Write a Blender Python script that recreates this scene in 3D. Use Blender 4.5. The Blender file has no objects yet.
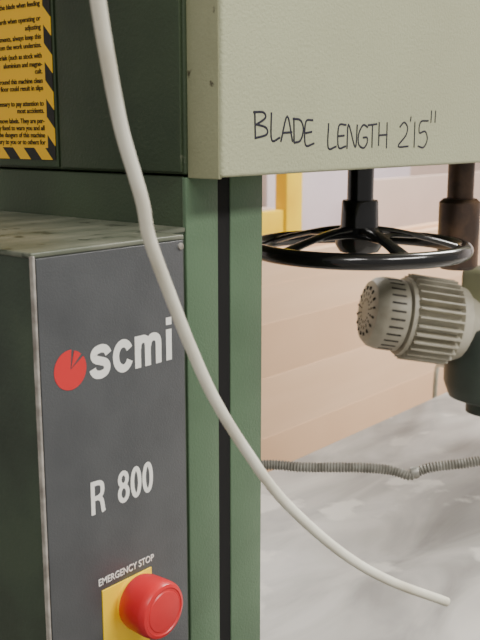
import bpy, bmesh, math, random
from mathutils import Vector, Matrix
random.seed(4)
scene = bpy.context.scene

# ------------------------------------------------------------------ materials
def srgb(r, g, b):
    f = lambda c: (c/255/12.92) if c/255 <= 0.04045 else ((c/255+0.055)/1.055)**2.4
    return (f(r), f(g), f(b), 1)

def mat(name, col, rough=0.5, metal=0.0, col2=None, nscale=8, bump=0.0, bscale=300,
        lo=0.4, hi=0.7, stretch=(1, 1, 1), coat=0.0, detail=6, distort=0.0, specks=None):
    m = bpy.data.materials.new(name); m.use_nodes = True
    nt = m.node_tree; b = nt.nodes['Principled BSDF']
    b.inputs['Base Color'].default_value = col
    b.inputs['Roughness'].default_value = rough
    b.inputs['Metallic'].default_value = metal
    if coat: b.inputs['Coat Weight'].default_value = coat
    tc = nt.nodes.new('ShaderNodeTexCoord')
    if col2:
        mp = nt.nodes.new('ShaderNodeMapping'); mp.inputs['Scale'].default_value = stretch
        n = nt.nodes.new('ShaderNodeTexNoise'); n.inputs['Scale'].default_value = nscale
        n.inputs['Detail'].default_value = detail; n.inputs['Distortion'].default_value = distort
        r = nt.nodes.new('ShaderNodeValToRGB')
        r.color_ramp.elements[0].position = lo; r.color_ramp.elements[0].color = col
        r.color_ramp.elements[1].position = hi; r.color_ramp.elements[1].color = col2
        nt.links.new(tc.outputs['Object'], mp.inputs['Vector'])
        nt.links.new(mp.outputs['Vector'], n.inputs['Vector'])
        nt.links.new(n.outputs['Fac'], r.inputs['Fac'])
        out = r.outputs['Color']
        if specks:      # small chips / grime patches
            n3 = nt.nodes.new('ShaderNodeTexNoise'); n3.inputs['Scale'].default_value = specks[1]
            n3.inputs['Detail'].default_value = 8
            r3 = nt.nodes.new('ShaderNodeValToRGB')
            r3.color_ramp.elements[0].position = specks[2]; r3.color_ramp.elements[1].position = specks[2]+.05
            mx = nt.nodes.new('ShaderNodeMix'); mx.data_type = 'RGBA'
            nt.links.new(tc.outputs['Object'], n3.inputs['Vector'])
            nt.links.new(n3.outputs['Fac'], r3.inputs['Fac'])
            nt.links.new(r3.outputs['Color'], mx.inputs[0])
            nt.links.new(out, mx.inputs[6]); mx.inputs[7].default_value = specks[0]
            out = mx.outputs[2]
        nt.links.new(out, b.inputs['Base Color'])
    if bump:
        n2 = nt.nodes.new('ShaderNodeTexNoise'); n2.inputs['Scale'].default_value = bscale
        n2.inputs['Detail'].default_value = 3
        bp = nt.nodes.new('ShaderNodeBump'); bp.inputs['Strength'].default_value = bump
        bp.inputs['Distance'].default_value = 0.001
        nt.links.new(tc.outputs['Object'], n2.inputs['Vector'])
        nt.links.new(n2.outputs['Fac'], bp.inputs['Height'])
        nt.links.new(bp.outputs['Normal'], b.inputs['Normal'])
    return m

M = {}
M['green'] = mat('green_paint', srgb(88, 112, 86), .42, 0, srgb(76, 98, 74), 9, .4, 400)
M['green_shaded'] = mat('green_paint_shaded', srgb(58, 72, 50), .48, 0, srgb(44, 56, 39), 7, .4, 350, specks=(srgb(92, 98, 80), 60, .70))  # machine green with the side faces' shade put into the colour; specks are chips
M['boxgreen'] = mat('box_paint', srgb(60, 72, 56), .45, 0, srgb(38, 47, 37), 10, .3, 300, specks=(srgb(110, 112, 96), 50, .70))
M['boxtop'] = mat('box_top_worn', srgb(88, 94, 80), .4, .1, srgb(132, 133, 118), 14, .3, 200, .35, .8, (1, 3, 1), specks=(srgb(60, 66, 54), 40, .62))
M['cream'] = mat('cream_paint', srgb(182, 186, 154), .42, 0, srgb(175, 178, 147), 5, .8, 330)
M['creamshaded'] = mat('cream_shaded_grime', srgb(154, 156, 124), .45, 0, srgb(128, 126, 98), 12, .3, 300, .45, .85, specks=(srgb(84, 80, 60), 70, .68))  # door cream darkened to paint its shaded side; stains and specks are grime
M['panel'] = mat('panel_grey', srgb(80, 82, 84), .36, .1, srgb(71, 73, 75), 20, .25, 700)
M['letter'] = mat('letter_white', srgb(236, 236, 230), .5)
M['red'] = mat('red_plastic', srgb(208, 38, 44), .35, 0, srgb(194, 30, 38), 40)
M['redlogo'] = mat('red_print', srgb(205, 40, 44), .5)
M['yellow'] = mat('yellow_plate', srgb(250, 210, 20), .45)
M['rackyellow'] = mat('rack_yellow', srgb(246, 214, 24), .5, 0, srgb(235, 195, 20), 6)
M['black'] = mat('black_plastic', srgb(12, 12, 13), .2, 0, None, coat=.4)
M['blackmatte'] = mat('black_matte', srgb(6, 6, 7), .9)
M['ink'] = mat('marker_ink', srgb(28, 28, 44), .5)
M['print'] = mat('print_black', srgb(20, 20, 16), .6)
M['cable'] = mat('cable_white', srgb(232, 230, 214), .4, 0, srgb(212, 206, 186), 30)
M['steel'] = mat('bare_steel', srgb(190, 186, 178), .4, .4, srgb(120, 112, 104), 60)
M['conduit'] = mat('conduit_steel', srgb(160, 158, 150), .45, .4, srgb(124, 121, 112), 60)
M['brown'] = mat('rusty_steel', srgb(74, 60, 52), .4, .4, srgb(118, 92, 72), 25, .3, 200)
M['motor'] = mat('motor_beige', srgb(192, 187, 170), .5, 0, srgb(146, 139, 122), 14, .2, 300, .42, .72)
M['motordark'] = mat('motor_slot', srgb(52, 48, 42), .7)
M['feeder'] = mat('feeder_grey_green', srgb(62, 72, 64), .4, .1, srgb(44, 50, 46), 10, .3, 250)
M['table'] = mat('table_dusty_iron', srgb(142, 139, 135), .42, .1, srgb(188, 184, 178), 6, 0, 150, .34, .66, (.8, 1.9, 1), detail=9, distort=.9, specks=(srgb(202, 198, 190), 9, .60))
M['mdf'] = mat('fibreboard', srgb(226, 188, 152), .75, 0, srgb(232, 195, 160), 3, .1, 200, .35, .7, (.6, 1, 6))
M['mdfedge'] = mat('fibreboard_offcut', srgb(218, 178, 142), .75, 0, srgb(224, 186, 150), 3)
M['mdf2'] = mat('fibreboard_pink', srgb(204, 182, 170), .75, 0, srgb(212, 190, 178), 3)
M['lilac'] = mat('panel_lilac', srgb(208, 196, 205), .6, 0, srgb(214, 204, 211), 3)
M['wall'] = mat('wall_paint', srgb(222, 215, 215), .8, 0, srgb(212, 205, 206), 1.5)
M['floor'] = mat('floor_concrete', srgb(140, 136, 130), .7, 0, srgb(165, 160, 152), 3)
M['ceil'] = mat('ceiling_paint', srgb(225, 225, 222), .8)

def stripe_mat():
    m = bpy.data.materials.new('hazard_stripes'); m.use_nodes = True
    nt = m.node_tree; b = nt.nodes['Principled BSDF']; b.inputs['Roughness'].default_value = .45
    tc = nt.nodes.new('ShaderNodeTexCoord'); sp = nt.nodes.new('ShaderNodeSeparateXYZ')
    ad = nt.nodes.new('ShaderNodeMath'); ad.operation = 'SUBTRACT'
    mu = nt.nodes.new('ShaderNodeMath'); mu.operation = 'MULTIPLY'; mu.inputs[1].default_value = 30
    fr = nt.nodes.new('ShaderNodeMath'); fr.operation = 'FRACT'
    gt = nt.nodes.new('ShaderNodeMath'); gt.operation = 'GREATER_THAN'; gt.inputs[1].default_value = .5
    mx = nt.nodes.new('ShaderNodeMix'); mx.data_type = 'RGBA'
    mx.inputs[6].default_value = srgb(240, 188, 30); mx.inputs[7].default_value = srgb(22, 22, 18)
    L = nt.links.new
    L(tc.outputs['Object'], sp.inputs[0]); L(sp.outputs['Y'], ad.inputs[0]); L(sp.outputs['Z'], ad.inputs[1])
    L(ad.outputs[0], mu.inputs[0]); L(mu.outputs[0], fr.inputs[0]); L(fr.outputs[0], gt.inputs[0])
    L(gt.outputs[0], mx.inputs[0]); L(mx.outputs[2], b.inputs['Base Color'])
    return m
M['stripe'] = stripe_mat()
M['labelyellow'] = mat('label_yellow', srgb(242, 188, 36), .5)

# ------------------------------------------------------------------ helpers
def empty(name, loc=(0, 0, 0)):
    e = bpy.data.objects.new(name, None); e.location = loc; scene.collection.objects.link(e); return e

def adopt(o, parent):
    if parent:
        o.parent = parent
        o.matrix_parent_inverse = Matrix.Translation(parent.location).inverted()
    return o

def finish(bm, name, m, parent=None, smooth=False):
    me = bpy.data.meshes.new(name); bmesh.ops.recalc_face_normals(bm, faces=bm.faces)
    bm.to_mesh(me); bm.free()
    if smooth:
        for p in me.polygons: p.use_smooth = True
        try: me.set_sharp_from_angle(angle=math.radians(38))
        except Exception: pass
    me.materials.append(M[m])
    o = bpy.data.objects.new(name, me); scene.collection.objects.link(o)
    return adopt(o, parent)

def box(name, x, y, z, m, parent=None, bev=0.0, seg=3):
    bm = bmesh.new(); bmesh.ops.create_cube(bm, size=1)
    for v in bm.verts:
        v.co = Vector((x[0]+(v.co.x+.5)*(x[1]-x[0]), y[0]+(v.co.y+.5)*(y[1]-y[0]), z[0]+(v.co.z+.5)*(z[1]-z[0])))
    if bev: bmesh.ops.bevel(bm, geom=bm.edges[:], offset=bev, segments=seg, affect='EDGES', profile=.5)
    return finish(bm, name, m, parent, smooth=bool(bev))

def prism(name, pts, z, m, parent=None, bev=0.0):
    bm = bmesh.new()
    lo = [bm.verts.new((p[0], p[1], z[0])) for p in pts]; hi = [bm.verts.new((p[0], p[1], z[1])) for p in pts]
    bm.faces.new(lo); bm.faces.new(hi); n = len(pts)
    for i in range(n): bm.faces.new((lo[i], lo[(i+1) % n], hi[(i+1) % n], hi[i]))
    if bev: bmesh.ops.bevel(bm, geom=bm.edges[:], offset=bev, segments=3, affect='EDGES', profile=.5)
    return finish(bm, name, m, parent, smooth=bool(bev))

def lathe(name, prof, loc, axis, m, parent=None, n=48, closed=False):
    q = Vector((0, 0, 1)).rotation_difference(Vector(axis).normalized())
    bm = bmesh.new(); rings = []
    for r, h in prof:
        ring = []
        for i in range(n):
            a = 2*math.pi*i/n
            ring.append(bm.verts.new(Vector(loc)+q @ Vector((r*math.cos(a), r*math.sin(a), h))))
        rings.append(ring)
    seq = list(zip(rings, rings[1:]))
    if closed: seq.append((rings[-1], rings[0]))
    for A, B in seq:
        for i in range(n): bm.faces.new((A[i], A[(i+1) % n], B[(i+1) % n], B[i]))
    if not closed:
        bm.faces.new(rings[0]); bm.faces.new(rings[-1])
    return finish(bm, name, m, parent, smooth=True)

def catmull(P, sub):
    P = [Vector(p) for p in P]; out = []
    Q = [P[0]*2-P[1]]+P+[P[-1]*2-P[-2]]
    for i in range(1, len(Q)-2):
        p0, p1, p2, p3 = Q[i-1:i+3]
        for k in range(sub):
            t = k/sub
            out.append(.5*((2*p1)+(p2-p0)*t+(2*p0-5*p1+4*p2-p3)*t*t+(3*p1-p0-3*p2+p3)*t**3))
    out.append(P[-1]); return out

def sweep(name, P, rad, m, parent=None, sub=12, n=16, step=None, flat=(1, 1), updir=None):
    pts = catmull(P, sub)
    if step:
        L = [0]
        for a, b in zip(pts, pts[1:]): L.append(L[-1]+(b-a).length)
        N = int(L[-1]/step); res = []; j = 0
        for i in range(N+1):
            d = L[-1]*i/N
            while j < len(L)-2 and L[j+1] < d: j += 1
            res.append(pts[j].lerp(pts[j+1], (d-L[j])/max(1e-9, L[j+1]-L[j])))
        pts = res
    bm = bmesh.new(); rings = []
    tan = (pts[1]-pts[0]).normalized()
    up = Vector(updir) if updir else (Vector((0, 0, 1)) if abs(tan.z) < .9 else Vector((1, 0, 0)))
    nr = (up-tan*up.dot(tan)).normalized()
    for i, p in enumerate(pts):
        t = (pts[min(i+1, len(pts)-1)]-pts[max(i-1, 0)]).normalized()
        nr = (nr-t*nr.dot(t)).normalized(); bi = t.cross(nr)
        r = rad(i, len(pts)) if callable(rad) else rad
        rings.append([bm.verts.new(p+nr*math.cos(2*math.pi*k/n)*r*flat[0]+bi*math.sin(2*math.pi*k/n)*r*flat[1]) for k in range(n)])
    for A, B in zip(rings, rings[1:]):
        for i in range(n): bm.faces.new((A[i], A[(i+1) % n], B[(i+1) % n], B[i]))
    bm.faces.new(rings[0]); bm.faces.new(rings[-1])
    return finish(bm, name, m, parent, smooth=True)

def text(name, s, size, loc, face, m, parent=None, offset=0.0, sx=1.0, align='LEFT'):
    c = bpy.data.curves.new(name, 'FONT'); c.body = s; c.size = size; c.offset = offset
    c.extrude = .0002; c.align_x = align; c.resolution_u = 6
    t = bpy.data.objects.new('tmp', c); scene.collection.objects.link(t)
    bpy.context.view_layer.update()
    me = bpy.data.meshes.new_from_object(t.evaluated_get(bpy.context.evaluated_depsgraph_get()))
    bpy.data.objects.remove(t)
    if face == '-Y':
        R = Matrix(((1, 0, 0), (0, 0, -1), (0, 1, 0))).to_4x4()
    else:
        R = Matrix(((0, 0, -1), (-1, 0, 0), (0, 1, 0))).to_4x4()
    me.transform(Matrix.Translation(loc) @ R @ Matrix.Diagonal((sx, 1, 1, 1)))
    me.materials.clear(); me.materials.append(M[m])
    o = bpy.data.objects.new(name, me); scene.collection.objects.link(o)
    return adopt(o, parent)

def join(objs, name):
    bm = bmesh.new(); mats = []
    for o in objs:
        me = o.data; start = len(bm.faces)
        bm.from_mesh(me); bm.faces.ensure_lookup_table()
        mm = me.materials[0]
        if mm not in mats: mats.append(mm)
        for f in bm.faces[start:]: f.material_index = mats.index(mm)
    me = bpy.data.meshes.new(name); bm.to_mesh(me); bm.free()
    for mm in mats: me.materials.append(mm)
    par = objs[0].parent
    for o in objs: bpy.data.objects.remove(o)
    r = bpy.data.objects.new(name, me); scene.collection.objects.link(r)
    return adopt(r, par)

# flat printed grotesque letters: ribbons of constant width with square ends, on a plane facing -Y
def ribbon(bm, pts, w, y, closed=False):
    P = [Vector((p[0], 0, p[1])) for p in pts]
    if len(P) > 2 and not closed: P = catmull(P, 8)
    prev = None; N = len(P)
    for i, p in enumerate(P):
        if closed: t = (P[(i+1) % (N-1)]-P[(i-1) % (N-1)]).normalized()
        else: t = (P[min(i+1, N-1)]-P[max(i-1, 0)]).normalized()
        n = Vector((-t.z, 0, t.x))*w/2
        a = bm.verts.new((p.x+n.x, y, p.z+n.z)); b = bm.verts.new((p.x-n.x, y, p.z-n.z))
        if prev: bm.faces.new((prev[0], a, b, prev[1]))
        prev = (a, b)

def oval(cx, cy, rx, ry, a0, a1, st):
    return [(cx+rx*math.cos(math.radians(a)), cy+ry*math.sin(math.radians(a))) for a in range(a0, a1+1, st)]
GL = {
 's': (.80, [[(.74, .69), (.68, .80), (.56, .875), (.40, .885), (.22, .83), (.155, .70), (.24, .585), (.42, .52), (.60, .45), (.68, .33), (.63, .18), (.44, .11), (.24, .14), (.13, .24), (.10, .32)]]),
 'c': (.80, [oval(.43, .5, .305, .385, 28, 334, 18)]),
 'm': (1.25, [[(.125, 0), (.125, 1)], [(.13, .58), (.17, .76), (.28, .87), (.42, .87), (.53, .8), (.56, .66), (.56, .4), (.56, .2), (.56, 0)],
              [(.58, .62), (.62, .76), (.73, .87), (.89, .87), (1.0, .8), (1.04, .66), (1.04, .4), (1.04, .2), (1.04, 0)]]),
 'i': (.25, [[(.125, 0), (.125, 1)], [(.125, 1.14), (.125, 1.38)]]),
 'R': (.62, [[(.09, 0), (.09, 1)], [(.02, .92), (.3, .92), (.46, .87), (.51, .72), (.46, .55), (.3, .48), (.05, .48)], [(.32, .48), (.44, .40), (.49, .25), (.51, .1), (.55, 0)]]),
 '8': (.56, [oval(.28, .735, .165, .19, -90, 270, 10), oval(.28, .30, .185, .225, 90, 450, 10)]),
 '0': (.56, [oval(.28, .5, .185, .42, 0, 360, 10)]),
}
def glyph(bm, ch, x0, x1, z0, h, w, y):
    adv, rs = GL[ch]; sx = (x1-x0)/adv
    for k, r in enumerate(rs):
        ribbon(bm, [(x0+u*sx, z0+v*h) for u, v in r], w, y-.00008*k, ch in '80')

# ------------------------------------------------------------------ room
box('floor', (-3, 6.1), (-3, 5.1), (-.1, 0), 'floor')
box('ceiling', (-3, 6.1), (-3, 5.1), (3.6, 3.7), 'ceil')
box('wall_back', (-3, 6.1), (5, 5.1), (0, 3.6), 'wall')
box('wall_right', (6, 6.1), (-3, 5), (0, 3.6), 'wall')

# ------------------------------------------------------------------ bandsaw
saw = empty('bandsaw', (.7, .7, 0))
box('column_body', (.571, .674), (.5415, .95), (0, 1.462), 'green_shaded', saw, .0015)
box('column_front_strip', (.5705, .6115), (.538, .543), (0, 1.461), 'green', saw, .0012)
box('column_edge_strip', (.628, .674), (.538, .543), (0, 1.461), 'green', saw, .0012)
box('column_slot', (.6115, .628), (.5392, .542), (0, 1.461), 'blackmatte', saw)
box('wheel_housing', (.570, 1.75), (.538, .95), (1.4635, 2.45), 'green_shaded', saw, .002)
box('side_cover', (.5672, .5705), (.5405, .696), (1.4655, 2.43), 'green_shaded', saw, .001)
box('side_cover_rear', (.5672, .5705), (.700, .93), (1.4655, 2.43), 'green_shaded', saw, .001)
box('wheel_door', (.574, 1.74), (.500, .5375), (1.462, 2.43), 'cream', saw, .0035, 4)
box('door_lip', (.5732, .5775), (.5035, .5385), (1.4605, 2.42), 'creamshaded', saw, .001)
lathe('guide_post', [(.0175, 1.33), (.0175, 1.70)], (1.150, .578, 0), (0, 0, 1), 'brown', saw)
lathe('guide_block', [(.022, 1.315), (.0275, 1.32), (.0275, 1.405), (.022, 1.41)], (1.150, .578, 0), (0, 0, 1), 'brown', saw)
box('table_top', (.69, 2.3), (-.05, .89), (.90, .95), 'table', saw, .003)
box('table_trunnion', (.9, 1.9), (.15, .75), (.78, .90), 'green_shaded', saw, .01)
box('lower_housing', (.675, 1.75), (.2, .85), (0, .78), 'green_shaded', saw, .01)

strokes = []
def W(x0, x1, zt, zb, *lines):
    for ln in lines:
        strokes.append([(x0+(x1-x0)*u, zb+(zt-zb)*v) for u, v in ln])
W(.613, .632, 1.516, 1.493, [(0.1, 1), (.15, 0)], [(0, .95), (.7, .95), (.85, .75), (.2, .5)], [(.2, .52), (.9, .4), (.95, .15), (.1, .02)])
W(.636, .650, 1.515, 1.492, [(0.1, 1), (.15, 0), (1, .08)])
W(.651, .669, 1.512, 1.490, [(0, 0), (.5, 1), (.95, 0)], [(.1, .35), (.9, .38)])
W(.668, .684, 1.511, 1.489, [(.1, 1), (.15, 0)], [(0, .95), (.7, .9), (1, .55), (.75, .1), (.15, .0)])
W(.686, .701, 1.509, 1.486, [(.85, 1), (.1, .92), (.1, .05), (1, .1)], [(.1, .5), (.75, .55)])
W(.722, .737, 1.5065, 1.484, [(.1, 1), (.1, 0), (1, .05)])
W(.739, .753, 1.505, 1.484, [(1, 1), (.1, .95), (.1, .02), (1, .05)], [(.1, .5), (.8, .53)])
W(.755, .772, 1.5055, 1.4825, [(0, 0), (.1, 1), (.85, .05), (1, 1)])
W(.774, .791, 1.505, 1.483, [(1, .9), (.5, 1), (.05, .6), (.1, .15), (.6, 0), (.95, .2), (.95, .45), (.5, .45)])
W(.791, .808, 1.506, 1.483, [(0, .95), (1, 1)], [(.5, .97), (.5, 0)])
W(.810, .829, 1.508, 1.482, [(.1, 1), (.1, .1)], [(.9, 1), (.9, 0)], [(.1, .5), (.95, .52)])
W(.850, .871, 1.508, 1.483, [(.1, .8), (.5, 1), (.85, .8), (.7, .45), (0, .03), (1, .02)])
W(.873, .875, 1.514, 1.509, [(.8, 1), (.2, 0)])
W(.880, .886, 1.509, 1.482, [(.5, 1), (.5, 0)])
W(.891, .912, 1.510, 1.482, [(1, 1), (.2, .95), (.1, .55), (.7, .6), (.95, .3), (.6, 0), (0, .05)])
W(.916, .930, 1.521, 1.508, [(.15, 1), (.1, 0)], [(.8, 1), (.75, 0)])
hs = [sweep('s', [(x, .4999, z) for x, z in ln], .00110, 'ink', saw, sub=5, n=6, updir=(0, 1, 0), flat=(.4, 1)) for ln in strokes]
join(hs, 'marker_writing')

# ------------------------------------------------------------------ warning label
lab = empty('warning_label', (.567, .76, 1.56))
box('label_sheet', (.5664, .5672), (.703, .86), (1.473, 1.72), 'labelyellow', lab)
box('stripe_border_side', (.5660, .5666), (.702, .7125), (1.4725, 1.72), 'stripe', lab)
box('stripe_border_bottom', (.5660, .5666), (.7125, .86), (1.4725, 1.4835), 'stripe', lab)
lines = [(-8, "of the work table and reduce"), (8, "never reach over the blade when feeding"), (22, "Do not remove guards when operating or"),
         (30, "adjusting"), (39, "Stop blade for adjustments, always keep this"), (47, "distance from the work undersize."),
         (57, "Never saw materials (such as stock with"), (65, "aluminium and magne-"), (72, "cult."),
         (81, "Keep the area around this machine clean"), (88, "Sawdust on floor could result in slips"),
         (103, "It is necessary to pay attention to"), (110, "most accidents."),
         (120, "WARNING: do not remove labels. They are per-"), (127, "manently fixed to warn you and all"),
         (134, "operators of the dangers of this machine"), (141, "and of injury to you or to others for")]
tx = []
for y, s in lines:
    z = 1.5+(130-y-3)*.00095
    tx.append(text('t', s, .0066, (.5662, .7165, z), '-X', 'print', lab, .00008, align='RIGHT'))
join(tx, 'label_print')

# ------------------------------------------------------------------ control box
cb = empty('control_box', (.47, .65, 1.0))
prism('box_body', [(.381, .502), (.5275, .502), (.5275, .5395), (.5705, .5395), (.5705, .8), (.381, .8)], (.55, 1.4175), 'boxgreen', cb, .002)
prism('box_lid', [(.380, .501), (.5285, .501), (.5285, .5385), (.5700, .5385), (.5700, .8), (.380, .8)], (1.4155, 1.4195), 'boxtop', cb, .0012)
box('edge_trim', (.3798, .3818), (.4992, .5035), (.55, 1.4175), 'steel', cb, .0006)
box('front_panel', (.3828, .526), (.4995, .5022), (.57, 1.4155), 'panel', cb, .0006)
bm = bmesh.new(); YF = .4993
for ch, a, b in (('s', .4265, .4458), ('c', .4488, .4680), ('m', .4712, .5012), ('i', .5046, .5112)):
    glyph(bm, ch, a, b, 1.322, .0250, .0062, YF)
finish(bm, 'logo_text', 'letter', cb)
bm = bmesh.new()
for ch, a, b in (('R', .4230, .4370), ('8', .4495, .4622), ('0', .4632, .4750), ('0', .4758, .4876)):
    glyph(bm, ch, a, b, 1.2185, .0262, .0038, YF)
finish(bm, 'model_text', 'letter', cb)
text('stop_text', 'EMERGENCY STOP', .0080, (.4275, .4994, 1.1595), '-Y', 'letter', cb, .0001, .88)
bm = bmesh.new(); c0 = (.4085, 1.334); R = .0146
def sector(a0, a1, r, cx, cz, y):
    vs = [bm.verts.new((cx, y, cz))]
    for i in range(41):
        a = math.radians(a0+(a1-a0)*i/40); vs.append(bm.verts.new((cx+r*math.cos(a), y, cz+r*math.sin(a))))
    bm.faces.new(vs)
sector(84, 394, R, c0[0]-.0002, c0[1]-.0002, .4992)
sector(44, 76, R*.88, c0[0]+.0006, c0[1]+.0008, .49915)
finish(bm, 'logo_disc', 'redlogo', cb)
for sx, sz in ((.5225, 1.411), (.3895, .6), (.5215, .6)):
    lathe('panel_screw', [(.0028, 0), (.0026, .0012), (.001, .0018)], (sx, .4995, sz), (0, -1, 0), 'steel', cb, 16)
bx, bz = .4635, 1.1365
box('yellow_plate', (.4305, .4830), (.4982, .4996), (1.092, 1.1550), 'yellow', cb, .0004)
lathe('stop_collar', [(.0190, 0), (.0190, .006), (.0150, .008), (.014, .016)], (bx, .4985, bz), (0, -1, 0), 'yellow', cb)
k = 1.1
lathe('stop_button', [(r*k, h) for r, h in [(.0150, .004), (.0192, .006), (.0203, .010), (.0207, .018), (.0209, .0275), (.0205, .0315), (.0192, .0340),
                      (.0172, .0347), (.0165, .0339), (.0150, .0339), (.0143, .0347), (.009, .0354), (.001, .0356)]], (bx-.001, .4985, bz), (0, -1, 0), 'red', cb, 64)

# ------------------------------------------------------------------ white hanging cable
sweep('hanging_cable', [(.60, .60, 2.47), (.53, .50, 2.36), (.40, .42, 2.10), (.30, .35, 1.80), (.277, .317, 1.64), (.2776, .3149, 1.575), (.2822, .3171, 1.5554), (.2913, .3219, 1.531),
      (.3051, .3288, 1.5), (.3212, .3329, 1.4663), (.3305, .3374, 1.4453), (.3518, .3431, 1.4105), (.3695, .3454, 1.3792),
      (.3889, .3455, 1.3456), (.416, .3444, 1.3077), (.4468, .3389, 1.2667), (.491, .325, 1.2201), (.5265, .3061, 1.1902), (.5721, .2828, 1.1625)],
      .0034, 'cable', sub=10)

# ------------------------------------------------------------------ handwheel
hw = empty('handwheel', (.891, .571, 1.37))
C = Vector((.890, .570, 1.369))
prof = [(.1185+.0088*math.cos(a), .0088*math.sin(a)) for a in [2*math.pi*i/14 for i in range(14)]]
lathe('rim', prof, C, (0, 0, 1), 'black', hw, 96, closed=True)
lathe('hub', [(.012, -.006), (.022, -.004), (.027, .004), (.027, .018), (.0215, .024), (.0205, .052), (.0195, .054)], C, (0, 0, 1), 'black', hw)
lathe('shaft', [(.0148, .05), (.0148, .0965)], C, (0, 0, 1), 'black', hw)
for k in range(5):
    a = 2*math.pi*k/5+math.radians(22)
    d = Vector((math.cos(a), math.sin(a), 0))
    sweep('spoke_%d' % (k+1), [C+d*.016+Vector((0, 0, .021)), C+d*.045+Vector((0, 0, .018)), C+d*.085+Vector((0, 0, .009)), C+d*.116+Vector((0, 0, 0))],
          lambda i, n: .0125-.0035*math.sin(math.pi*i/n), 'black', hw, sub=6, n=12, flat=(.36, 1))
    e = Vector((math.cos(a+.63), math.sin(a+.63), 0))
    sweep('web_%d' % (k+1), [C+d*.062+Vector((0, 0, .013)), C+e*.036+Vector((0, 0, .016)), C+Vector((math.cos(a+1.2566), math.sin(a+1.2566), 0))*.062+Vector((0, 0, .013))],
          .006, 'black', hw, sub=6, n=10, flat=(.4, 1))

# ------------------------------------------------------------------ flexible conduit
cond = sweep('flexible_conduit', [(.676, .80, 1.10), (.76, .75, 1.091), (.860, .686, 1.0885), (.893, .645, 1.086), (.935, .593, 1.086),
      (.963, .563, 1.082), (.978, .543, 1.0755), (.988, .535, 1.080), (1.000, .520, 1.086), (1.036, .477, 1.094), (1.09, .43, 1.11), (1.25, .42, 1.15), (1.45, .48, 1.18), (1.575, .5, 1.2)],
      lambda i, n: .0060+.0009*math.cos(i*math.pi/2), 'conduit', sub=30, n=14, step=.00095)
adopt(lathe('conduit_fitting', [(.0070, -.005), (.0078, -.003), (.0078, .003), (.0070, .005)], (.984, .539, 1.0785), (.6, -.75, .2), 'conduit'), cond)

# ------------------------------------------------------------------ power feeder with motor
pf = empty('power_feeder', (1.45, .6, .95))
ax = Vector((-.75, .64, .17)).normalized()
B0 = Vector((1.370, .7020, 1.188))
q = Vector((0, 0, 1)).rotation_difference(ax)
T0 = Matrix.Translation(B0) @ q.to_matrix().to_4x4()
lathe('motor_body', [(.040, -.06), (.050, -.03), (.061, -.020), (.063, -.004), (.055, -.000), (.055, .074), (.064, .076), (.064, .083), (.052, .085)], B0, ax, 'motor', pf)
bm = bmesh.new()
for k in range(30):
    a = 2*math.pi*k/30
    bmesh.ops.create_cube(bm, size=1, matrix=T0 @ Matrix.Rotation(a, 4, 'Z') @ Matrix.Translation((.0615, 0, .037)) @ Matrix.Diagonal((.019, .0030, .076, 1)))
finish(bm, 'motor_fins', 'motor', pf)
lathe('fan_cover', [(.0555, .085), (.0590, .087), (.0590, .120), (.0565, .131), (.050, .139), (.032, .143), (.001, .144)], B0, ax, 'motor', pf)
bm = bmesh.new()
for k in range(28):
    a = 2*math.pi*k/28
    bmesh.ops.create_cube(bm, size=1, matrix=T0 @ Matrix.Rotation(a, 4, 'Z') @ Matrix.Translation((.0585, 0, .107)) @ Matrix.Diagonal((.002, .0030, .024, 1)))
for r0 in (.018, .028, .038):
    for k in range(16):
        a = 2*math.pi*k/16
        bmesh.ops.create_cube(bm, size=1, matrix=T0 @ Matrix.Rotation(a, 4, 'Z') @ Matrix.Translation((r0, 0, .1420)) @ Matrix.Diagonal((.006, .003, .003, 1)))
finish(bm, 'fan_slots', 'motordark', pf)
lathe('gearbox', [(.040, 1.050), (.064, 1.060), (.073, 1.085), (.073, 1.165), (.064, 1.182), (.03, 1.19)], (1.425, .650, 0), (0, 0, 1), 'feeder', pf)
lathe('gearbox_cap', [(.030, 1.03), (.034, 1.032), (.034, 1.055)], (1.425, .650, 0), (0, 0, 1), 'feeder', pf)
box('gear_housing', (1.45, 1.60), (.58, .70), (1.07, 1.18), 'feeder', pf, .02)
box('feeder_cover', (1.395, 1.60), (.56, .694), (1.182, 1.276), 'creamshaded', pf, .008)
lathe('support_post', [(.03, .955), (.03, 1.45)], (1.62, .5, 0), (0, 0, 1), 'steel', pf)
lathe('support_base', [(.09, .951), (.09, .97), (.045, .99), (.04, 1.03)], (1.62, .5, 0), (0, 0, 1), 'feeder', pf)
box('support_arm', (1.53, 1.65), (.47, .64), (1.10, 1.15), 'feeder', pf, .01)
sweep('motor_cable', [(1.40, .705, 1.12), (1.46, .75, 1.09), (1.60, .83, 1.05), (1.72, .90, 1.00), (1.755, .92, .90), (1.76, .92, .6), (1.758, .90, .45), (1.74, .84, .4)], .005, 'cable', pf)

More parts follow.
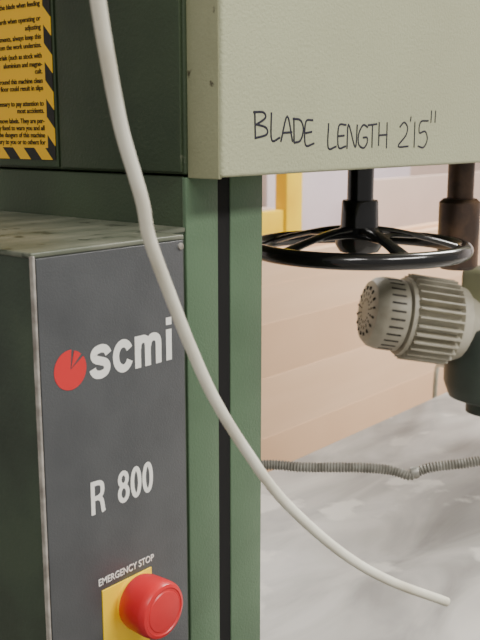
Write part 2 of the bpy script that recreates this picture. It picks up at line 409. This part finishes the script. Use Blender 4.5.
# ------------------------------------------------------------------ background
st = empty('fibreboard_stack', (3, 1.7, 0))
box('board_1', (1.0, 4.6), (1.600, 1.640), (0, 1.150), 'mdf', st, .001)
box('board_2', (1.1, 4.9), (1.645, 1.682), (0, 1.162), 'mdfedge', st, .001)
for i, z in enumerate((.62, .80, .96, 1.07)):
    box('board_offcut_%d' % (i+1), (1.15+.15*i, 4.2), (1.5955+.0011*i, 1.5998), (0, z), 'mdf' if i % 2 else 'mdfedge', st, .0008)
rk = empty('storage_rack', (2.56, 1.95, 0))
box('upright', (2.51, 2.60), (1.90, 1.95), (0, 2.3), 'rackyellow', rk, .003)
box('upright_rear', (2.51, 2.60), (2.75, 2.80), (0, 2.3), 'rackyellow', rk, .003)
box('beam', (1.3, 2.51), (1.91, 1.94), (1.13, 1.235), 'rackyellow', rk, .003)
box('shelf', (1.3, 2.6), (1.95, 2.75), (1.20, 1.23), 'mdf2', rk)
box('stored_boards', (1.4, 2.49), (2.0, 2.7), (1.231, 1.6), 'mdf', rk)
sp = empty('sheet_panels', (4.2, 2.3, 0))
box('sheet_1', (3.45, 5.4), (2.20, 2.24), (0, 1.285), 'mdf2', sp, .002)
box('sheet_2', (3.1, 4.3), (2.45, 2.49), (0, 1.40), 'lilac', sp, .002)
box('sheet_3', (2.9, 5.8), (2.75, 2.80), (0, 1.9), 'mdf2', sp, .002)

# ------------------------------------------------------------------ lamps
world = bpy.data.worlds.new('workshop_ambient'); scene.world = world; world.use_nodes = True
world.node_tree.nodes['Background'].inputs[0].default_value = (1, .97, .93, 1)
world.node_tree.nodes['Background'].inputs[1].default_value = .42
def lamp(loc, sx, sy, power):
    e = empty('ceiling_lamp', loc)
    box('lamp_housing', (loc[0]-sx/2-.03, loc[0]+sx/2+.03), (loc[1]-sy/2-.03, loc[1]+sy/2+.03), (loc[2]+.01, loc[2]+.12), 'ceil', e, .01)
    l = bpy.data.lights.new('lamp_light', 'AREA'); l.shape = 'RECTANGLE'; l.size = sx; l.size_y = sy; l.energy = power; l.color = (1, .97, .92)
    o = bpy.data.objects.new('lamp_light', l); scene.collection.objects.link(o); o.parent = e
lamp((.9, -1.6, 3.48), 2.0, .5, 135)
lamp((-1.4, -.6, 3.48), 1.6, .5, 50)  # unseen fill lamp behind the camera, added to brighten the -X faces
lamp((3.4, .4, 3.48), 2.0, .5, 200)
lamp((3.6, 3.6, 3.48), 2.0, .5, 130)

# ------------------------------------------------------------------ camera
cd = bpy.data.cameras.new('camera'); cam = bpy.data.objects.new('camera', cd); scene.collection.objects.link(cam)
cd.sensor_fit = 'VERTICAL'; cd.sensor_height = 36; cd.lens = 52; cd.clip_start = .02
cam.location = (0, 0, 1.5); cam.rotation_euler = (math.radians(78.4), 0, math.radians(-50))
cd.dof.use_dof = True; cd.dof.focus_distance = .82; cd.dof.aperture_fstop = 16
scene.camera = cam
